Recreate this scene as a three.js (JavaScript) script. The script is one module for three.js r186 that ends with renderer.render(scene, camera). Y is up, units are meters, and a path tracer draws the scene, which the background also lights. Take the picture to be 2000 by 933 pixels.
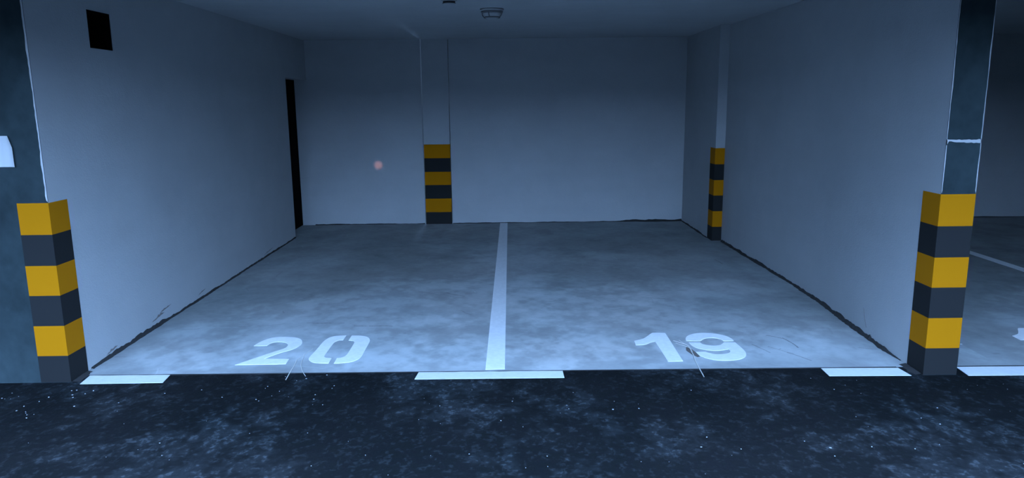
import * as THREE from 'three';
import { mergeGeometries } from 'three/addons/utils/BufferGeometryUtils.js';

// ---------------------------------------------------------------- camera, sky, exposure
const scene = new THREE.Scene();
const camera = new THREE.PerspectiveCamera(2 * Math.atan(466.5 / 1414) * 180 / Math.PI, 2000 / 933, 0.05, 200);
{
  const D = Math.PI / 180, p = 10.65 * D, r = 0.6 * D, y = 0.45 * D;
  const F = new THREE.Vector3(Math.sin(y) * Math.cos(p), -Math.sin(p), -Math.cos(y) * Math.cos(p));
  const R0 = new THREE.Vector3(Math.cos(y), 0, Math.sin(y));
  const U0 = new THREE.Vector3().crossVectors(R0, F);
  const R = R0.clone().multiplyScalar(Math.cos(r)).addScaledVector(U0, -Math.sin(r));
  const U = new THREE.Vector3().crossVectors(R, F);
  camera.position.set(0, 1.6, 0);
  camera.up.copy(U);
  camera.lookAt(camera.position.clone().add(F));
}
scene.add(camera);
const renderer = new THREE.WebGLRenderer({ antialias: true });
renderer.toneMapping = THREE.LinearToneMapping;
renderer.toneMappingExposure = 1.0;
renderer.shadowMap.enabled = true;
{ // even blue dusk sky, a little paler towards the horizon all the way round
  const w = 64, h = 32, d = new Float32Array(w * h * 4);
  for (let j = 0; j < h; j++) for (let i = 0; i < w; i++) {
    const el = Math.max(0, (j + 0.5) / h * 2 - 1), k = (j * w + i) * 4, t = Math.pow(1 - el, 3) * 0.05;
    d[k] = 0.315 + t; d[k + 1] = 0.575 + t; d[k + 2] = 1.08 + t * 0.5; d[k + 3] = 1;
  }
  const t = new THREE.DataTexture(d, w, h, THREE.RGBAFormat, THREE.FloatType);
  t.mapping = THREE.EquirectangularReflectionMapping; t.magFilter = THREE.LinearFilter; t.minFilter = THREE.LinearFilter;
  t.colorSpace = THREE.LinearSRGBColorSpace; t.needsUpdate = true;
  scene.background = t; scene.environment = t;
  scene.backgroundIntensity = 23.2; scene.environmentIntensity = 23.2;
}

// ---------------------------------------------------------------- helpers
function rng(seed) { let a = seed >>> 0; return () => { a = (a + 0x6D2B79F5) >>> 0; let t = a; t = Math.imul(t ^ (t >>> 15), t | 1); t ^= t + Math.imul(t ^ (t >>> 7), t | 61); return ((t ^ (t >>> 14)) >>> 0) / 4294967296; }; }
function noiseGrid(n, m, seed) { const r = rng(seed), g = new Float32Array(n * m); for (let i = 0; i < g.length; i++) g[i] = r(); return { n, m, g }; }
function sampleGrid(G, u, v) { // u, v in 0..1, periodic, smooth
  const x = u * G.n, y = v * G.m, x0 = Math.floor(x), y0 = Math.floor(y); let fx = x - x0, fy = y - y0;
  fx = fx * fx * (3 - 2 * fx); fy = fy * fy * (3 - 2 * fy);
  const a = ((x0 % G.n) + G.n) % G.n, b = (a + 1) % G.n, c = (((y0 % G.m) + G.m) % G.m) * G.n, d = ((((y0 + 1) % G.m) + G.m) % G.m) * G.n;
  return (G.g[c + a] * (1 - fx) + G.g[c + b] * fx) * (1 - fy) + (G.g[d + a] * (1 - fx) + G.g[d + b] * fx) * fy;
}
function fbm(n, m, oct, seed, gain = 0.5) { // returns f(u, v) about 0..1
  const L = []; let s = 0, a = 1;
  for (let i = 0; i < oct; i++) { L.push([noiseGrid(n << i, m << i, seed + i * 77), a]); s += a; a *= gain; }
  return (u, v) => { let t = 0; for (const [G, w] of L) t += w * sampleGrid(G, u, v); return t / s; };
}
const smooth = (a, b, x) => { const t = Math.min(1, Math.max(0, (x - a) / (b - a))); return t * t * (3 - 2 * t); };
function makeTexture(size, fn, srgb, tile) {
  const d = new Uint8Array(size * size * 4), c = [0, 0, 0];
  for (let j = 0; j < size; j++) for (let i = 0; i < size; i++) {
    fn((i + 0.5) / size, (j + 0.5) / size, c); const k = (j * size + i) * 4;
    for (let q = 0; q < 3; q++) { let x = Math.min(1, Math.max(0, c[q])); if (srgb) x = x <= 0.0031308 ? 12.92 * x : 1.055 * Math.pow(x, 1 / 2.4) - 0.055; d[k + q] = Math.round(x * 255); }
    d[k + 3] = 255;
  }
  const t = new THREE.DataTexture(d, size, size); t.wrapS = t.wrapT = THREE.RepeatWrapping; t.magFilter = THREE.LinearFilter;
  t.minFilter = THREE.LinearMipmapLinearFilter; t.generateMipmaps = true;
  t.colorSpace = srgb ? THREE.SRGBColorSpace : THREE.NoColorSpace; t.repeat.set(1 / tile, 1 / tile); t.needsUpdate = true;
  return t;
}
// uv in metres from the position, along the two axes across the face
function metreUV(g) {
  const G = g.index ? g.toNonIndexed() : g; G.computeVertexNormals();
  const p = G.attributes.position, uv = new Float32Array(p.count * 2), a = new THREE.Vector3(), b = new THREE.Vector3(), c = new THREE.Vector3();
  for (let i = 0; i < p.count; i += 3) {
    a.fromBufferAttribute(p, i); b.fromBufferAttribute(p, i + 1); c.fromBufferAttribute(p, i + 2);
    const n = b.clone().sub(a).cross(c.clone().sub(a)), ax = Math.abs(n.x), ay = Math.abs(n.y), az = Math.abs(n.z);
    [a, b, c].forEach((q, k) => {
      const [u, v] = ax > ay && ax > az ? [q.z, q.y] : ay > az ? [q.x, q.z] : [q.x, q.y];
      uv[(i + k) * 2] = u; uv[(i + k) * 2 + 1] = v;
    });
  }
  G.setAttribute('uv', new THREE.BufferAttribute(uv, 2));
  return G;
}
const box = (x0, x1, y0, y1, z0, z1) => metreUV(new THREE.BoxGeometry(x1 - x0, y1 - y0, z1 - z0).translate((x0 + x1) / 2, (y0 + y1) / 2, (z0 + z1) / 2));
const taken = {};
function numbered(n) { if (!(n in taken)) { taken[n] = 0; return n; } taken[n]++; return n + '_' + String(taken[n]).padStart(3, '0'); }
function mesh(name, geos, material, parent) {
  const list = Array.isArray(geos) ? geos : [geos];
  const strip = list.map((g) => { let q = g.index ? g.toNonIndexed() : g; for (const k of Object.keys(q.attributes)) if (!['position', 'normal', 'uv'].includes(k)) q.deleteAttribute(k); return q; });
  const m = new THREE.Mesh(strip.length > 1 ? mergeGeometries(strip) : strip[0], material);
  m.name = parent ? name : numbered(name); m.castShadow = m.receiveShadow = true; (parent || scene).add(m);
  return m;
}
function structure(name, geos, material) { const m = mesh(name, geos, material); m.userData.kind = 'structure'; return m; }
function group(name, label, category, pos = [0, 0, 0], grp) {
  const o = new THREE.Group(); o.name = numbered(name); o.position.set(...pos); o.userData = { label, category }; if (grp) o.userData.group = grp; scene.add(o); return o;
}
function tag(o, label, category, grp, kind) { o.userData.label = label; o.userData.category = category; if (grp) o.userData.group = grp; if (kind) o.userData.kind = kind; return o; }
// a thin sheet of given outline lying on a plane; pts are [a, b] in that plane, thickness grows towards n
function sheet(pts, t, plane, at) {
  const s = new THREE.Shape(pts.map(([a, b]) => new THREE.Vector2(a, b)));
  const g = new THREE.ExtrudeGeometry(s, { depth: t, bevelEnabled: false });
  if (plane === 'floor') g.rotateX(-Math.PI / 2).translate(0, at, 0);        // (x, -z)
  if (plane === 'front') g.translate(0, 0, at);                              // (x, y), faces +z
  if (plane === 'left') g.rotateY(Math.PI / 2).translate(at, 0, 0);          // (-z, y), faces +x
  if (plane === 'right') g.rotateY(Math.PI / 2).translate(at - t, 0, 0);     // (-z, y), faces -x
  return metreUV(g);
}

// ---------------------------------------------------------------- materials
const white = (v) => new THREE.Color().setRGB(v, v, v);
const fine = fbm(256, 256, 2, 5), M = {};
{ // white-washed plaster
  const A = fbm(4, 4, 5, 11), B = fbm(24, 24, 4, 31), T = fbm(6, 40, 4, 57);
  const map = makeTexture(1024, (u, v, c) => {
    const k = 0.50 * (1 + 0.14 * (A(u, v) - 0.5) + 0.07 * (B(u, v) - 0.5) + 0.05 * (T(u, v) - 0.5));
    const w = (B(v, u) - 0.5) * 0.02; c[0] = k * (0.985 + w); c[1] = k; c[2] = k * (1.0 - w);
  }, true, 3.7);
  const bump = makeTexture(1024, (u, v, c) => { c[0] = c[1] = c[2] = 0.6 * B(u, v) + 0.4 * fine(u, v); }, false, 1.9);
  M.plaster = new THREE.MeshStandardMaterial({ map, color: white(0.8), bumpMap: bump, bumpScale: 0.0025, roughness: 0.9 });
}
{ // trowelled concrete with dusty swathes, stains and scuffs
  const A = fbm(8, 6, 5, 101), B = fbm(26, 24, 4, 131), C = fbm(90, 80, 4, 151), S = fbm(11, 9, 4, 171), W = fbm(9, 7, 3, 181), r = rng(909);
  const scuffs = [];
  for (let i = 0; i < 150; i++) scuffs.push([r(), r(), (r() - 0.5) * 1.1 + (r() < 0.3 ? 1.2 : 0), 0.006 + r() * 0.03, 0.0008 + r() * 0.0014, r() < 0.55 ? 1 : -1, 0.1 + r() * 0.35]);
  for (const [x, z, an, L, w, k] of [[1.79, -4.79, 0.6, 0.018, 0.0010, 0.8], [1.88, -4.73, 1.4, 0.034, 0.0012, 0.9], [1.63, -4.61, 1.3, 0.03, 0.0009, 0.6], [1.72, -4.56, 1.0, 0.03, 0.0009, 0.5], [1.80, -4.44, 1.05, 0.03, 0.0011, 0.7],
    [-1.134, -5.13, 0.05, 0.048, 0.0009, 0.9], [-1.50, -5.22, 0.15, 0.03, 0.0009, 0.8], [-0.75, -5.4, 0.0, 0.035, 0.0007, 0.5], [-1.05, -7.05, 0.1, 0.006, 0.0014, 0.6]]) scuffs.push([(x + 3) / 6, (z + 10) / 6, an, L, w, -1, k]);
  const n = 2048, lay = new Float32Array(n * n);
  for (const [u, v, an, L, w, sg, k] of scuffs) {
    const steps = Math.ceil(L * n), rad = Math.max(1, Math.round(w * n)); let x = u * n, y = v * n, a = an;
    for (let s = 0; s < steps; s++) {
      x += Math.cos(a); y += Math.sin(a); a += (r() - 0.5) * 0.08; if (r() < 0.25) continue;
      for (let q = -rad; q <= rad; q++) for (let e = -rad; e <= rad; e++) {
        const X = ((Math.round(x) + e) % n + n) % n, Y = ((Math.round(y) + q) % n + n) % n, f = Math.max(0, 1 - Math.hypot(q, e) / (rad + 0.5));
        lay[Y * n + X] = sg > 0 ? Math.max(lay[Y * n + X], k * f) : Math.min(lay[Y * n + X], -k * f);
      }
    }
  }
  // pale cement dust lies in patches, most of them towards the mouth of the bays: [x, z, half width, half depth, strength]
  const dust = [[-1.9, -4.45, 0.6, 0.28, 0.9], [-1.2, -4.75, 0.7, 0.4, 0.7], [-0.6, -4.4, 0.8, 0.3, 1], [-0.55, -5.1, 0.6, 0.55, 0.7], [0.35, -4.6, 0.55, 0.5, 1], [0.5, -5.5, 0.7, 0.7, 0.8], [1.0, -4.4, 0.8, 0.25, 0.9], [1.1, -5.1, 0.7, 0.6, 0.6],
    [1.9, -4.6, 0.55, 0.35, 0.8], [-1.5, -5.5, 0.7, 0.5, 0.6], [-0.7, -6.0, 0.8, 0.5, 0.6], [0.2, -6.3, 0.5, 0.4, 0.5], [-2.2, -5.0, 0.35, 0.5, 0.5], [1.5, -6.0, 0.6, 0.4, 0.35], [-0.3, -7.1, 0.6, 0.3, 0.25], [0.6, -7.3, 0.5, 0.3, 0.2], [2.9, -4.6, 0.6, 0.35, 0.4]];
  const TX = 6, map = makeTexture(n, (u, v, c) => {
    const x = u * TX - 3, z = v * TX - 10, uu = u + 0.02 * (W(u, v) - 0.5), vv = v + 0.02 * (W(v, u) - 0.5);
    const a = A(uu, vv), b = B(uu, vv), d = C(u, v), s = smooth(0.52, 0.72, S(uu, vv)), q = smooth(0.55, 0.7, B(vv, uu));
    let du = 0; const px = x + 1.1 * (a - 0.5) + 0.25 * (b - 0.5), pz = z + 0.8 * (S(uu, vv) - 0.5) + 0.2 * (d - 0.5);
    for (const [cx, cz, hw, hd, k] of dust) { const e = ((px - cx) / hw) ** 2 + ((pz - cz) / hd) ** 2; if (e < 2.2) du = Math.max(du, k * (1 - smooth(0.35, 2.2, e))); }
    du *= 0.6 + 0.75 * smooth(0.38, 0.62, b * 0.6 + d * 0.4);
    let k = 0.28 * (1 + 0.42 * (a - 0.5) + 0.26 * (b - 0.5) + 0.20 * (d - 0.5) + 0.12 * (fine(u, v) - 0.5));
    k *= 1 + 0.14 * s - 0.12 * q;
    k += 0.135 * du;
    const l = lay[Math.floor(v * n) * n + Math.floor(u * n)]; k *= 1 + (l > 0 ? 0.45 * l : 0.75 * l);
    const w = (S(vv, uu) - 0.5) * 0.10; c[0] = k * (0.95 + w); c[1] = k * (1.0 - 0.02 * w); c[2] = k * (1.0 - w * 0.5);
  }, true, TX);
  map.offset.set(0.5, 10 / TX);
  const rough = makeTexture(512, (u, v, c) => { c[0] = c[2] = 0; c[1] = 0.75 + 0.3 * (B(u, v) - 0.5); }, false, 4.3);
  const bump = makeTexture(1024, (u, v, c) => { c[0] = c[1] = c[2] = 0.5 * B(u, v) + 0.5 * C(u, v); }, false, 4.3);
  M.concrete = new THREE.MeshPhysicalMaterial({ map, roughnessMap: rough, roughness: 1, specularIntensity: 0.4, bumpMap: bump, bumpScale: 0.003 });
}
{ // worn asphalt: dark binder, grey dust dragged across it, pale grit
  const A = fbm(7, 6, 5, 201), B = fbm(34, 30, 4, 231, 0.7), C = fbm(150, 130, 3, 251, 0.75), S = fbm(12, 10, 5, 271, 0.65), r = rng(77), n = 2048, lay = new Float32Array(n * n);
  for (let i = 0; i < 520; i++) {
    const L = 8 + r() * 60, k = 0.15 + r() * 0.6; let x = r() * n, y = r() * n, a = (r() - 0.5) * 1.3;
    for (let s = 0; s < L; s++) { x += Math.cos(a); y += Math.sin(a); a += (r() - 0.5) * 0.35; if (r() < 0.4) continue; const X = ((Math.round(x)) % n + n) % n, Y = ((Math.round(y)) % n + n) % n; lay[Y * n + X] = Math.max(lay[Y * n + X], k); lay[Y * n + (X + 1) % n] = Math.max(lay[Y * n + (X + 1) % n], k * 0.7); }
  }
  const map = makeTexture(n, (u, v, c) => {
    const a = A(u, v), b = B(u, v), d = C(u, v), s = smooth(0.47, 0.68, S(u, v) * 0.6 + b * 0.4);
    let k = 0.0058 + 0.011 * s * (0.2 + 1.6 * d) + 0.017 * smooth(0.55, 0.78, d) * (0.5 + s) + 0.005 * (a - 0.4) + 0.045 * lay[Math.floor(v * n) * n + Math.floor(u * n)] * (0.2 + s);
    k = Math.max(0.0015, k); const w = (a - 0.5) * 0.25; c[0] = k * (0.84 + w); c[1] = k * 1.0; c[2] = k * (1.12 - w * 0.4);
  }, true, 3.6);
  const bump = makeTexture(1024, (u, v, c) => { c[0] = c[1] = c[2] = 0.35 * B(u, v) + 0.65 * C(u, v); }, false, 3.6);
  M.asphalt = new THREE.MeshPhysicalMaterial({ map, roughness: 0.95, specularIntensity: 0.15, bumpMap: bump, bumpScale: 0.006 });
}
{ // bare grey cement render on the pillar fronts
  const A = fbm(5, 4, 5, 301), B = fbm(30, 26, 4, 331);
  const map = makeTexture(1024, (u, v, c) => { const k = 0.040 * (1 + 0.9 * (A(u, v) - 0.5) + 0.4 * (B(u, v) - 0.5)); c[0] = k * 0.68; c[1] = k; c[2] = k * 1.08; }, true, 1.3);
  M.cement = new THREE.MeshPhysicalMaterial({ map, roughness: 0.9, specularIntensity: 0.2 });
}
{ // road-marking paint with slight wear
  const B = fbm(40, 40, 4, 401);
  const map = makeTexture(512, (u, v, c) => { const k = 0.79 * (1 + 0.16 * (B(u, v) - 0.5)); c[0] = c[1] = k; c[2] = k * 1.01; }, true, 0.8);
  M.marking = new THREE.MeshStandardMaterial({ map, roughness: 0.65 });
}
M.dimmedMarking = new THREE.MeshStandardMaterial({ map: M.marking.map, color: white(0.78), roughness: 0.7 });  // darker copy of the marking paint, offsets the strong light on the bars
M.yellow = new THREE.MeshPhysicalMaterial({ color: new THREE.Color().setRGB(0.42, 0.150, 0.0002), roughness: 0.9, specularIntensity: 0.25 });
M.black = new THREE.MeshPhysicalMaterial({ color: white(0.014), roughness: 0.8, specularIntensity: 0.4 });
M.soffit = new THREE.MeshStandardMaterial({ map: M.plaster.map, bumpMap: M.plaster.bumpMap, bumpScale: 0.0025, roughness: 0.9 });
M.unseenFacade = new THREE.MeshStandardMaterial({ color: white(0.12), roughness: 0.95 });
M.limewash = new THREE.MeshStandardMaterial({ color: white(0.42), roughness: 0.9 });
M.void = new THREE.MeshPhysicalMaterial({ color: white(0.004), roughness: 0.95, specularIntensity: 0.05 });
M.door = new THREE.MeshPhysicalMaterial({ color: white(0.004), roughness: 0.95, specularIntensity: 0.05 });  // near-black, for the dark strip in the doorway
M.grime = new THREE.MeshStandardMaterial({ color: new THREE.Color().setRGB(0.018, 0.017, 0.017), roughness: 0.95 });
M.smear = new THREE.MeshStandardMaterial({ color: new THREE.Color().setRGB(0.17, 0.15, 0.14), roughness: 0.95 });
M.stain = new THREE.MeshStandardMaterial({ color: new THREE.Color().setRGB(0.12, 0.10, 0.09), roughness: 0.9 });
M.lens = new THREE.MeshStandardMaterial({ color: new THREE.Color().setRGB(0.3, 0.05, 0.03), emissive: new THREE.Color().setRGB(1, 0.35, 0.25), emissiveIntensity: 1.2, roughness: 0.3 });
M.plastic = new THREE.MeshStandardMaterial({ color: white(0.45), roughness: 0.5 });
M.greyPlastic = new THREE.MeshStandardMaterial({ color: white(0.16), roughness: 0.5 });
M.darkPlastic = new THREE.MeshStandardMaterial({ color: white(0.05), roughness: 0.5 });
M.paper = new THREE.MeshStandardMaterial({ color: white(0.5), roughness: 0.85 });
M.straw = new THREE.MeshStandardMaterial({ color: new THREE.Color().setRGB(0.62, 0.6, 0.55), roughness: 0.8 });
M.grit = new THREE.MeshStandardMaterial({ color: white(0.32), roughness: 0.8 });

// ---------------------------------------------------------------- the place
const CEIL = 2.42, BACK = -9.70, LX = -2.59, RX = 2.445, PL = -4.087, PR = -4.02, ASPH = -0.001;
const edgeZ = (x) => -4.195 + 0.008 * (x + 2.5);       // where the concrete meets the asphalt
{
  const s = [[-3.2, -edgeZ(-3.2)], [10.4, -edgeZ(10.4)], [10.4, 9.95], [-3.2, 9.95]], g = sheet(s, 0.2, 'floor', -0.2);
  structure('floor', g, M.concrete);
}
structure('asphalt_lane', box(-9, 10.4, ASPH - 0.25, ASPH, -4.35, 12), M.asphalt);
// left wall with the ventilation hole and the doorway that runs to the back corner; shape in (-z, y)
const VENT = { z0: 4.70, z1: 4.972, y0: 1.965, y1: 2.198 }, DOOR = { z0: 8.784, z1: -BACK, y1: 1.92 };
{
  const s = new THREE.Shape([[4.34, 0], [DOOR.z0, 0], [DOOR.z0, DOOR.y1], [DOOR.z1, DOOR.y1], [DOOR.z1, CEIL], [4.34, CEIL]].map((q) => new THREE.Vector2(...q)));
  s.holes.push(new THREE.Path([[VENT.z0, VENT.y0], [VENT.z0, VENT.y1], [VENT.z1, VENT.y1], [VENT.z1, VENT.y0]].map((q) => new THREE.Vector2(...q))));
  const g = metreUV(new THREE.ExtrudeGeometry(s, { depth: 0.16, bevelEnabled: false }).rotateY(Math.PI / 2).translate(LX - 0.16, 0, 0));
  structure('wall_left', g, M.plaster);
}
structure('wall_back', [box(-3.2, -1.078 - 0.016, 0, CEIL, BACK - 0.25, BACK), box(-0.735 + 0.008, 10.4, 0, CEIL, BACK - 0.25, BACK)], M.plaster); // open joints on both sides of the pilaster
const bow = (z) => RX + 0.085 * smooth(4.15, 6.1, -z) - 0.038 * smooth(6.2, 8.3, -z);
{ // right wall: not quite straight
  const z0 = -4.25, z1 = -9.7, g = new THREE.BoxGeometry(0.19, CEIL, z0 - z1, 1, 1, 90).translate(0.095, CEIL / 2, (z0 + z1) / 2), p = g.attributes.position;
  for (let i = 0; i < p.count; i++) p.setX(i, p.getX(i) < 0.1 ? bow(p.getZ(i)) : 2.64);
  structure('wall_right', metreUV(g), M.plaster);
}
structure('wall_far_right', box(10.15, 10.4, 0, CEIL, -9.7, -4.02), M.plaster);
structure('wall_front_left', box(-9, -3.15, 0, 2.9, -4.4, PL), M.plaster);
// roof slab over the bays, its unseen overhang and edge beam placed to shade the upper walls; beyond it the lane lies open to the sky
const EAVE = -2.0, OPP = 2.75, SIDE = 5.5, LANE_L = -5.0, WING_X = 3.7, WING_Z = 9.0;
structure('ceiling', box(-9, 10.4, CEIL, CEIL + 0.25, -9.95, EAVE), M.soffit);
structure('unseen_edge_beam', box(-9, 10.4, 2.17, CEIL, EAVE - 0.2, EAVE), M.soffit);
// unseen bridge and walls round the lane, placed to block sky and dim right bay
structure('unseen_bridge', box(WING_X, 10.4, CEIL, CEIL + 0.25, EAVE, WING_Z), M.unseenFacade);
structure('unseen_wall_opposite', [box(-9.25, WING_X, ASPH, OPP, 9, 9.25), box(WING_X, 10.65, ASPH, CEIL + 0.25, 9, 9.25)], M.unseenFacade);
structure('unseen_wall_lane_left', box(LANE_L - 0.25, LANE_L, ASPH, SIDE, PL + 0.002, 9), M.unseenFacade);
structure('unseen_wall_under_bridge', box(WING_X, WING_X + 0.2, ASPH, CEIL, -0.6, 9), M.unseenFacade);
structure('unseen_wall_lane_right', box(10.4, 10.65, ASPH, OPP, -9.95, 9), M.unseenFacade);

// ---------------------------------------------------------------- striped pillars
const BANDS = [[0, 0.165], [0.165, 0.348], [0.348, 0.53], [0.53, 0.707], [0.707, 0.888], [0.888, 1.07]];
// a strip with one straight and one ragged side, running along b from b0 to b1, at a0, growing by w in direction sgn
function ragged(a0, sgn, b0, b1, w, seed, step = 0.02, rough = 0.6) {
  const r = rng(seed), pts = [[a0, b0], [a0, b1]]; let k = 1;
  for (let b = b1; b >= b0 - 1e-6; b -= step) { k = 0.6 * k + 0.4 * (1 - rough + 2 * rough * r()); pts.push([a0 + sgn * Math.max(0.001, w * k), Math.max(b0, b)]); }
  return sgn > 0 ? pts.reverse() : pts;
}
function bands(parent, sides) { // sides: list of [x0, x1, z0, z1] plates that wrap the corner
  BANDS.forEach(([y0, y1], i) => mesh(i % 2 ? 'yellow_band' : 'black_band', sides.map(([x0, x1, z0, z1]) => box(x0, x1, y0 + (i ? 0 : 0.002), y1, z0, z1)), i % 2 ? M.yellow : M.black, parent));
}
const pillar0 = group('striped_pillar', 'grey wall-end pillar with yellow and black bands at the left edge of the bay', 'pillar', [0, 0, 0]);
{
  const e = 0.003;
  mesh('shaft', box(-3.15, LX, ASPH, CEIL, -4.34, PL - e), M.plaster, pillar0);
  mesh('cement_face', box(-3.15, LX, ASPH, CEIL, PL - e, PL), M.cement, pillar0);
  bands(pillar0, [[LX - 0.175, LX + e, PL, PL + e], [LX, LX + e, PL - 0.177, PL]]);
  mesh('paint_edge', sheet(ragged(LX, -1, 1.075, CEIL - 0.01, 0.008, 4, 0.025, 0.8), 0.0015, 'front', PL), M.limewash, pillar0);
}
const pillar1 = group('striped_pillar', 'narrow grey pillar with yellow and black bands between bay 19 and the dark bay', 'pillar', [0, 0, 0]);
{
  const e = 0.003, X1 = 2.64;
  mesh('shaft', box(RX, X1, ASPH, CEIL, -4.25, PR - e), M.plaster, pillar1);
  mesh('cement_face', box(RX, X1, ASPH, CEIL, PR - e, PR), M.cement, pillar1);
  bands(pillar1, [[RX - e, X1, PR, PR + e], [RX - e, RX, PR - 0.172, PR]]);
  mesh('paint_edge', sheet(ragged(RX, 1, 1.075, CEIL - 0.01, 0.0045, 14, 0.03, 0.8), 0.0015, 'front', PR), M.limewash, pillar1);
  mesh('paint_edge', sheet(ragged(X1, -1, 1.075, CEIL - 0.01, 0.0045, 15, 0.03, 0.8), 0.0015, 'front', PR), M.limewash, pillar1);
  // dribble of whitewash across the face
  const r = rng(5), top = [], bot = [];
  for (let i = 0; i <= 14; i++) { const x = RX + (X1 - RX) * i / 14, w = 0.001 + 0.011 * i / 14 + 0.005 * r() + (i < 1 ? 0.024 : 0); top.push([x, 1.372 + 0.004 * r()]); bot.push([x, 1.368 - w]); }
  mesh('whitewash_dribble', sheet([...bot, ...top.reverse()], 0.0015, 'front', PR), M.limewash, pillar1);
}
const pillar2 = group('striped_pillar', 'white pilaster with yellow and black bands on the middle of the back wall', 'pillar', [0, 0, 0]);
{
  const x0 = -1.078, x1 = -0.735, z = -9.655, e = 0.003;
  mesh('shaft', box(x0, x1, 0, CEIL, BACK - 0.25, z), M.plaster, pillar2);
  bands(pillar2, [[x0, x1 + e, z, z + e], [x1, x1 + e, BACK, z]]);
}
const pillar3 = group('striped_pillar', 'white pilaster with narrow yellow and black bands in the right rear corner', 'pillar', [0, 0, 0]);
{
  const x0 = 2.385, z = -8.24, e = 0.003;
  mesh('shaft', box(x0, 2.60, 0, CEIL, BACK, z), M.plaster, pillar3);
  bands(pillar3, [[x0 - e, bow(z) + 0.001, z, z + e], [x0 - e, x0, z - 0.19, z]]);
}

// ---------------------------------------------------------------- doorway and ventilation hole
{
  const d = new THREE.Group(); d.name = 'door_1'; d.userData = { kind: 'structure', label: 'black doorway at the back of the left wall' }; scene.add(d);
  mesh('dark_panel', box(LX - 0.20, LX - 0.16, 0.004, DOOR.y1 + 0.03, BACK + 0.001, -DOOR.z0 + 0.03), M.door, d);  // near-black panel across the dark doorway
  mesh('panel_handle', [box(LX - 0.16, LX - 0.153, 0.93, 1.09, -8.93, -8.89), box(LX - 0.153, LX - 0.12, 1.035, 1.05, -8.917, -8.902), box(LX - 0.132, LX - 0.12, 1.033, 1.052, -9.03, -8.902)], M.door, d);
}
{
  const v = group('ventilation_duct', 'square black ventilation opening high on the left wall', 'vent', [0, 0, 0]), { z0, z1, y0, y1 } = VENT, t = 0.004, xa = LX - 0.42, xb = LX - 0.004;
  mesh('duct_lining', [box(xa, xb, y0, y0 + t, -z1, -z0), box(xa, xb, y1 - t, y1, -z1, -z0), box(xa, xb, y0 + t, y1 - t, -z0 - t, -z0), box(xa, xb, y0 + t, y1 - t, -z1, -z1 + t)], M.void, v);
  mesh('back_plate', box(xa - t, xa, y0, y1, -z1, -z0), M.void, v);
}

// ---------------------------------------------------------------- road markings
const MARK = 0.002;
const fl = (pts) => pts.map(([x, z]) => [x, -z]);
const stripe = (pts, y) => sheet(fl(pts), MARK, 'floor', y);
tag(mesh('parking_line', stripe([[-0.138, -4.203], [-0.019, -4.203], [0.018, BACK + 0.004], [-0.082, BACK + 0.004]], 0), M.marking), 'long white line dividing bay 20 from bay 19', 'parking line');
tag(mesh('parking_line', stripe([[4.81, -4.16], [4.92, -4.16], [4.95, BACK + 0.004], [4.85, BACK + 0.004]], 0), M.marking), 'white line on the floor of the dim bay right of the narrow pillar', 'parking line');
tag(mesh('bay_marker', stripe([[-0.553, -4.060], [0.333, -4.052], [0.331, -4.170], [-0.541, -4.178]], ASPH), M.dimmedMarking), 'white bar on the asphalt at the foot of the dividing line', 'road marking');
tag(mesh('bay_marker', stripe([[-2.520, -4.055], [-2.036, -4.058], [-2.050, -4.190], [-2.537, -4.194]], ASPH), M.dimmedMarking), 'white bar on the asphalt beside the left pillar', 'road marking');
tag(mesh('bay_marker', stripe([[1.893, -4.024], [2.372, -4.012], [2.360, -4.140], [1.898, -4.150]], ASPH), M.dimmedMarking), 'white bar on the asphalt left of the narrow right pillar', 'road marking');
tag(mesh('bay_marker', stripe([[2.702, -4.0], [3.35, -3.99], [3.35, -4.135], [2.715, -4.142]], ASPH), M.dimmedMarking), 'white bar on the asphalt right of the narrow right pillar', 'road marking');

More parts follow.
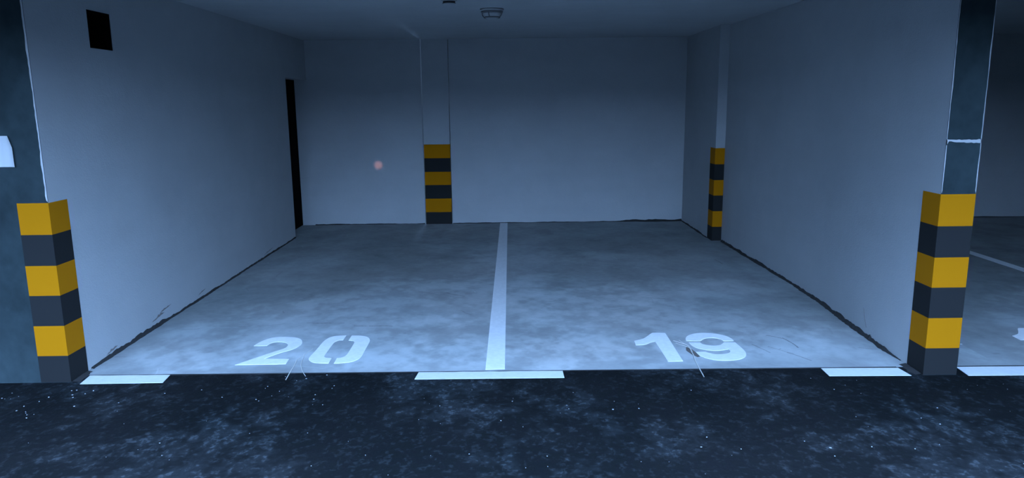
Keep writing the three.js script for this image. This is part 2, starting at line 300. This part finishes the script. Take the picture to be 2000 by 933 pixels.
// stencilled digits, outlines in metres on the floor (x, z)
const DIGITS = {"two":[[[-1.714,-4.339],[-1.397,-4.342],[-1.402,-4.434],[-1.566,-4.446],[-1.494,-4.554],[-1.432,-4.622],[-1.404,-4.704],[-1.41,-4.768],[-1.439,-4.831],[-1.49,-4.871],[-1.565,-4.885],[-1.635,-4.877],[-1.678,-4.834],[-1.706,-4.769],[-1.719,-4.7],[-1.63,-4.702],[-1.62,-4.751],[-1.589,-4.776],[-1.546,-4.774],[-1.511,-4.751],[-1.49,-4.707],[-1.49,-4.655],[-1.512,-4.615],[-1.579,-4.528]]],
  "zero":[[[-1.136,-4.902],[-1.201,-4.893],[-1.238,-4.868],[-1.258,-4.817],[-1.267,-4.752],[-1.272,-4.596],[-1.279,-4.468],[-1.273,-4.42],[-1.25,-4.382],[-1.218,-4.359],[-1.167,-4.348],[-1.129,-4.346],[-1.132,-4.439],[-1.169,-4.448],[-1.184,-4.464],[-1.189,-4.503],[-1.189,-4.717],[-1.18,-4.77],[-1.162,-4.798],[-1.137,-4.797]],[[-1.097,-4.896],[-1.035,-4.891],[-0.983,-4.862],[-0.956,-4.811],[-0.946,-4.75],[-0.945,-4.603],[-0.945,-4.465],[-0.962,-4.399],[-0.996,-4.363],[-1.045,-4.347],[-1.095,-4.343],[-1.097,-4.438],[-1.067,-4.45],[-1.049,-4.488],[-1.046,-4.567],[-1.047,-4.722],[-1.051,-4.758],[-1.066,-4.781],[-1.097,-4.791]]],
  "one":[[[0.862,-4.704],[0.925,-4.742],[0.965,-4.793],[1.009,-4.86],[1.035,-4.872],[1.105,-4.863],[1.106,-4.788],[1.096,-4.302],[1.0,-4.297],[1.002,-4.346],[1.0,-4.684],[0.967,-4.665],[0.926,-4.626],[0.889,-4.616],[0.856,-4.613]]],
  "nine":[[[1.213,-4.689],[1.218,-4.73],[1.239,-4.782],[1.277,-4.823],[1.332,-4.851],[1.4,-4.853],[1.461,-4.827],[1.504,-4.788],[1.525,-4.745],[1.533,-4.697],[1.53,-4.677],[1.46,-4.675],[1.456,-4.706],[1.428,-4.737],[1.384,-4.745],[1.347,-4.731],[1.317,-4.695],[1.304,-4.682]],[[1.221,-4.655],[1.296,-4.652],[1.303,-4.619],[1.329,-4.595],[1.371,-4.583],[1.414,-4.595],[1.442,-4.626],[1.456,-4.649],[1.53,-4.646],[1.536,-4.571],[1.539,-4.48],[1.53,-4.416],[1.508,-4.366],[1.471,-4.328],[1.421,-4.307],[1.358,-4.301],[1.296,-4.317],[1.251,-4.354],[1.226,-4.4],[1.218,-4.465],[1.281,-4.466],[1.3,-4.443],[1.337,-4.418],[1.388,-4.421],[1.429,-4.442],[1.446,-4.475],[1.447,-4.512],[1.403,-4.495],[1.35,-4.486],[1.298,-4.503],[1.25,-4.539],[1.227,-4.589]]]};
function curve(pts) { // rounds an outline where three points run on smoothly, keeps corners
  const out = [], n = pts.length;
  for (let i = 0; i < n; i++) {
    const p = pts[(i + n - 1) % n], a = pts[i], b = pts[(i + 1) % n], q = pts[(i + 2) % n];
    const dir = (s, t) => Math.atan2(t[1] - s[1], t[0] - s[0]), turn = (s, t, u) => Math.abs(Math.atan2(Math.sin(dir(t, u) - dir(s, t)), Math.cos(dir(t, u) - dir(s, t))));
    out.push(a);
    const ca = turn(p, a, b) < 0.8, cb = turn(a, b, q) < 0.8;
    if (ca || cb) for (const t of [0.25, 0.5, 0.75]) {
      const P = ca ? p : a, Q = cb ? q : b, h = (k) => 0.5 * (2 * a[k] + (b[k] - P[k]) * t + (2 * P[k] - 5 * a[k] + 4 * b[k] - Q[k]) * t * t + (3 * a[k] - P[k] - 3 * b[k] + Q[k]) * t * t * t);
      out.push([h(0), h(1)]);
    }
  }
  return out;
}
function digit(name, key, parent, dx = 0, dz = 0) { mesh(name, DIGITS[key].map((o) => sheet(curve(o).map(([x, z]) => [x + dx, -(z + dz)]), MARK, 'floor', 0)), M.marking, parent); }
const n20 = group('bay_number', 'white stencilled number 20 on the floor left of the dividing line', 'number');
digit('digit_two', 'two', n20); digit('digit_zero', 'zero', n20);
const n19 = group('bay_number', 'white stencilled number 19 on the floor right of the dividing line', 'number');
digit('digit_one', 'one', n19); digit('digit_nine', 'nine', n19);
const n1x = group('bay_number', 'tip of a white stencilled number at the right edge, right of the narrow pillar', 'number');
digit('digit_one', 'one', n1x, 2.585, 0.0);

// ---------------------------------------------------------------- dirt and broken mortar in the corners of floor and wall
// a wedge of dirt along a wall foot: at(s) gives [x, z] on the wall, inx/inz point into the bay, h and w are height and width
function wedge(n, at, nx, nz, h, w, seed, y0 = 0.0005) {
  const r = rng(seed), H = [], Wd = []; let a = 0.5, b = 0.5;
  for (let i = 0; i <= n; i++) { a = 0.65 * a + 0.35 * r(); b = 0.7 * b + 0.3 * r(); const p = r() < 0.03 ? 1.35 : 1; H.push(Math.max(0.003, h(i / n) * (0.15 + 1.7 * a) * p)); Wd.push(Math.max(0.003, w(i / n) * (0.3 + 1.4 * b))); }
  const P = [], tri = (...q) => q.forEach((v) => P.push(...v));
  for (let i = 0; i < n; i++) {
    const [x0, z0] = at(i / n), [x1, z1] = at((i + 1) / n), e = 0.0015;
    const A = [x0 + nx * e, H[i], z0 + nz * e], B = [x0 + nx * Wd[i], y0, z0 + nz * Wd[i]], C = [x1 + nx * e, H[i + 1], z1 + nz * e], D = [x1 + nx * Wd[i + 1], y0, z1 + nz * Wd[i + 1]], F = [x0, y0, z0], G = [x1, y0, z1];
    tri(A, B, C, C, B, D); tri(F, A, C, F, C, G);
  }
  const g = new THREE.BufferGeometry(); g.setAttribute('position', new THREE.Float32BufferAttribute(P, 3)); g.setAttribute('normal', new THREE.Float32BufferAttribute(new Float32Array(P.length), 3)); g.setAttribute('uv', new THREE.Float32BufferAttribute(new Float32Array(P.length / 3 * 2), 2));
  g.computeVertexNormals(); return g;
}
const wallOf = (n) => scene.getObjectByName(n), mix = (a, b, t) => a + (b - a) * t;
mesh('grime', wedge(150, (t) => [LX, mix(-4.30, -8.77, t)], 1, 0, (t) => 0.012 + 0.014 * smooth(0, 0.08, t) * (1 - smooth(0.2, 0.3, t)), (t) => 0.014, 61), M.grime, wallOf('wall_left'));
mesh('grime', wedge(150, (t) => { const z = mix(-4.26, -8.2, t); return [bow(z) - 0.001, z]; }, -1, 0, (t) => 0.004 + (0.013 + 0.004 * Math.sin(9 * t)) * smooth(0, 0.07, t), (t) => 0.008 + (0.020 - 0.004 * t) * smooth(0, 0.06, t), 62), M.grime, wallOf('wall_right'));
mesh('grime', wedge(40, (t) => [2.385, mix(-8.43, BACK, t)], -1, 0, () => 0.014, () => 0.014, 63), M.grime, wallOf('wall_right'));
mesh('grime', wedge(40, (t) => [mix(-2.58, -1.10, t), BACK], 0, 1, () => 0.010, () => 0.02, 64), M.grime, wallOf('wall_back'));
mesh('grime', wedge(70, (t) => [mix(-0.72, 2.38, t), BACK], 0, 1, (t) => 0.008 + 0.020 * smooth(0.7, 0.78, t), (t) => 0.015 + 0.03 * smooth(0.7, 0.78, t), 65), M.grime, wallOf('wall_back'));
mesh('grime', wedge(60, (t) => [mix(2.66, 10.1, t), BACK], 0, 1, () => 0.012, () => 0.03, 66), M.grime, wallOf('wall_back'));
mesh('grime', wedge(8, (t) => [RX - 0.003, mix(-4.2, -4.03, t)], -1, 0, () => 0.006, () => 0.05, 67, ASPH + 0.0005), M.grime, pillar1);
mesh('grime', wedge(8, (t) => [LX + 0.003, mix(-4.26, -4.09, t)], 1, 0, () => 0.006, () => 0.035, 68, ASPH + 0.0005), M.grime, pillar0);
// scuffed dirt smears on the left wall above the floor, and one scratch on the right wall
for (const [z, y, l, hgt, sd] of [[-5.10, 0.055, 0.20, 0.016, 1], [-5.22, 0.085, 0.2, 0.009, 2], [-4.48, 0.025, 0.14, 0.014, 3], [-5.9, 0.04, 0.16, 0.006, 4], [-7.6, 0.03, 0.3, 0.008, 5]]) {
  const r = rng(400 + sd), top = [], bot = [];
  for (let i = 0; i <= 10; i++) { const a = -z + l * i / 10, k = Math.sin(Math.PI * i / 10) * hgt; top.push([a, y + 0.02 * i / 10 + k * (0.3 + r())]); bot.push([a, y + 0.02 * i / 10 - k * 0.4 * r() - 0.001]); }
  mesh('smear', sheet([...bot, ...top.reverse()], 0.0006, 'left', LX), M.smear, wallOf('wall_left'));
}
mesh('scratch', new THREE.TubeGeometry(new THREE.CatmullRomCurve3([[0.001, 0.184, -4.811], [0.001, 0.12, -4.785], [0.001, 0.06, -4.75]].map(([d, y, z]) => new THREE.Vector3(bow(z) - d, y, z))), 8, 0.0016, 5), M.smear, wallOf('wall_right'));

{ // tar joint where the concrete slab ends
  const r = rng(71), near = [], far = [];
  for (let i = 0; i <= 160; i++) { const x = mix(LX + 0.02, 6, i / 160); if (x > 2.38 && x < 2.70) continue; near.push([x, -(edgeZ(x) + 0.004 + 0.006 * r())]); far.push([x, -(edgeZ(x) - 0.002)]); }
  const cut = near.findIndex(([x]) => x > 2.5);
  mesh('tar_joint', [sheet([...near.slice(0, cut), ...far.slice(0, cut).reverse()], 0.003, 'floor', -0.0015), sheet([...near.slice(cut), ...far.slice(cut).reverse()], 0.003, 'floor', -0.0015)], M.grime, wallOf('floor'));
}

// ---------------------------------------------------------------- small things
{
  const p = new THREE.PlaneGeometry(0.13, 0.172, 8, 8), q = p.attributes.position; // a stiff curled sheet with a torn upper corner
  for (let i = 0; i < q.count; i++) {
    const x = q.getX(i), y = q.getY(i); let X = x, Y = y;
    if (x > 0.03 && y > 0.02) X = x - (y - 0.02) * 0.28;
    q.setXYZ(i, X, Y, 0.004 + 0.012 * Math.pow(Math.abs(x) / 0.065, 2) + 0.002 * Math.sin(x * 120));
  }
  const back = p.clone(); back.translate(0, 0, -0.0008); back.setIndex(Array.from(p.index.array).reverse());
  p.computeVertexNormals(); back.computeVertexNormals();
  const m = mesh('paper_sheet', [p, back], M.paper); m.position.set(-2.803, 1.362, PL); tag(m, 'curled white paper sheet stuck on the grey left pillar above its bands', 'paper');
}
function lathe(pts, seg = 40) { return new THREE.LatheGeometry(pts.map(([r, y]) => new THREE.Vector2(r, y)), seg); }
{
  const o = group('ceiling_lamp', 'round unlit lamp on the ceiling over the dividing line', 'lamp', [-0.105, CEIL, -6.70]);
  mesh('base', lathe([[0, 0], [0.105, 0], [0.105, -0.014], [0.098, -0.02], [0, -0.02]].reverse()), M.plastic, o);
  mesh('trim_ring', new THREE.TorusGeometry(0.088, 0.011, 12, 48).rotateX(Math.PI / 2).translate(0, -0.026, 0), M.greyPlastic, o);
  mesh('diffuser', lathe([[0, -0.088], [0.03, -0.087], [0.056, -0.080], [0.072, -0.066], [0.08, -0.045], [0.08, -0.02], [0, -0.02]]), M.plastic, o);
  mesh('guard_ring', new THREE.TorusGeometry(0.068, 0.006, 10, 48).rotateX(Math.PI / 2).translate(0, -0.074, 0), M.greyPlastic, o);
  for (let k = 0; k < 4; k++) { const a = k * Math.PI / 2 + 0.3; mesh('guard_bar', strand([[0.092 * Math.cos(a), -0.02, 0.092 * Math.sin(a)], [0.09 * Math.cos(a), -0.05, 0.09 * Math.sin(a)], [0.068 * Math.cos(a), -0.076, 0.068 * Math.sin(a)]], 0.004), M.greyPlastic, o); }
}
{
  const o = group('smoke_detector', 'small round detector on the ceiling at the top edge of the view', 'detector', [-0.44, CEIL, -6.10]);
  mesh('base', lathe([[0, 0], [0.062, 0], [0.062, -0.012], [0, -0.012]].reverse()), M.plastic, o);
  mesh('vent_ring', lathe([[0, -0.012], [0.05, -0.012], [0.05, -0.026], [0, -0.026]].reverse()), M.darkPlastic, o);
  mesh('cap', lathe([[0, -0.04], [0.02, -0.039], [0.045, -0.034], [0.056, -0.026], [0, -0.026]]), M.plastic, o);
}
function strand(pts, r) { return new THREE.TubeGeometry(new THREE.CatmullRomCurve3(pts.map((p) => new THREE.Vector3(...p))), 24, r, 6); }
{
  const o = group('string_scrap', 'pale scrap of string lying between the digits of the number 20', 'string');
  mesh('strand', strand([[-1.345, 0.0045, -4.40], [-1.337, 0.0045, -4.348], [-1.327, 0.004, -4.21], [-1.317, ASPH + 0.003, -4.074]], 0.0025), M.straw, o);
  mesh('strand', strand([[-1.33, 0.003, -4.52], [-1.315, 0.004, -4.45], [-1.297, 0.004, -4.33], [-1.26, 0.003, -4.22], [-1.214, ASPH + 0.003, -4.127]], 0.0016), M.straw, o);
  mesh('strand', strand([[-1.30, 0.003, -4.62], [-1.325, 0.005, -4.5], [-1.345, 0.0045, -4.40]], 0.0014), M.straw, o);
}
{
  const o = group('string_scrap', 'frayed pale string tangled between the digits of the number 19', 'string');
  mesh('strand', strand([[1.19, 0.005, -4.46], [1.187, 0.005, -4.40], [1.173, 0.004, -4.30], [1.155, ASPH + 0.003, -4.033]], 0.0026), M.straw, o);
  mesh('strand', strand([[1.125, 0.004, -4.69], [1.16, 0.009, -4.625], [1.196, 0.006, -4.58], [1.19, 0.005, -4.46]], 0.0022), M.straw, o);
  mesh('strand', strand([[1.13, 0.003, -4.64], [1.16, 0.006, -4.59], [1.19, 0.005, -4.55], [1.198, 0.004, -4.50]], 0.0016), M.straw, o);
  mesh('strand', strand([[1.165, 0.004, -4.70], [1.172, 0.01, -4.63], [1.198, 0.006, -4.56], [1.196, 0.004, -4.46]], 0.0016), M.straw, o);
  mesh('brown_smudge', sheet([[1.165, 4.50], [1.175, 4.55], [1.19, 4.57], [1.207, 4.52], [1.222, 4.44], [1.225, 4.38], [1.205, 4.37], [1.18, 4.43]], 0.0012, 'floor', 0), M.stain, o).userData.label = 'brown smudge';  // flat brownish patch beside the string
}
{ // chips of paint and grit strewn over asphalt and concrete
  const r = rng(2024), geos = [];
  const chip = (x, y, z, s) => { const g = new THREE.IcosahedronGeometry(s, 0), p = g.attributes.position; g.scale(0.7 + 0.8 * r(), 0.35 + 0.25 * r(), 0.7 + 0.8 * r()); g.rotateY(r() * 6.3); g.translate(x, y + s * 0.3, z); geos.push(g); };
  for (let i = 0; i < 90; i++) chip(mix(-2.9, 3.0, r()), ASPH, mix(-4.0, -2.75, r()), 0.0016 + 0.0035 * r() * r());
  for (let i = 0; i < 34; i++) chip(mix(-2.95, -2.35, r()), ASPH, mix(-4.02, -3.55, r()), 0.0018 + 0.003 * r());
  for (let i = 0; i < 16; i++) chip(mix(-1.4, -1.0, r()) , ASPH, mix(-4.15, -3.7, r()), 0.0018 + 0.0025 * r());
  for (const [x, z, s] of [[0.155, -7.07, 0.011], [0.76, -7.06, 0.011], [-0.17, -6.39, 0.007], [-0.28, -6.07, 0.009], [3.0, -4.55, 0.008], [1.78, -4.5, 0.007]]) chip(x, 0, z, s);
  tag(mesh('paint_chips', geos, M.grit), 'pale chips and grit strewn over the dark asphalt', 'grit', null, 'stuff');
}
{ // unseen red lamp, placed out of view to make the warm spot on the back wall
  const from = new THREE.Vector3(-1.2, 2.105, -2.02), to = new THREE.Vector3(-1.698, 0.80, BACK), o = group('unseen_red_lamp', 'unseen red lamp under the roof edge, makes the warm spot on the back wall', 'lamp', from.toArray());
  const body = mesh('housing', lathe([[0, 0.07], [0.03, 0.07], [0.034, 0.06], [0.034, 0], [0.028, 0], [0.028, 0.006], [0, 0.006]]).rotateX(Math.PI / 2), M.darkPlastic, o);
  mesh('lens', new THREE.CylinderGeometry(0.027, 0.027, 0.003, 32).rotateX(Math.PI / 2).translate(0, 0, 0.003), M.lens, o);
  const l = new THREE.SpotLight(new THREE.Color().setRGB(1, 0.42, 0.32), 110, 0, 0.0087, 1, 2); l.position.copy(from).add(new THREE.Vector3(0, 0, -0.01)); l.target.position.copy(to); l.castShadow = true; l.shadow.radius = 1; scene.add(l, l.target);
}

renderer.render(scene, camera);
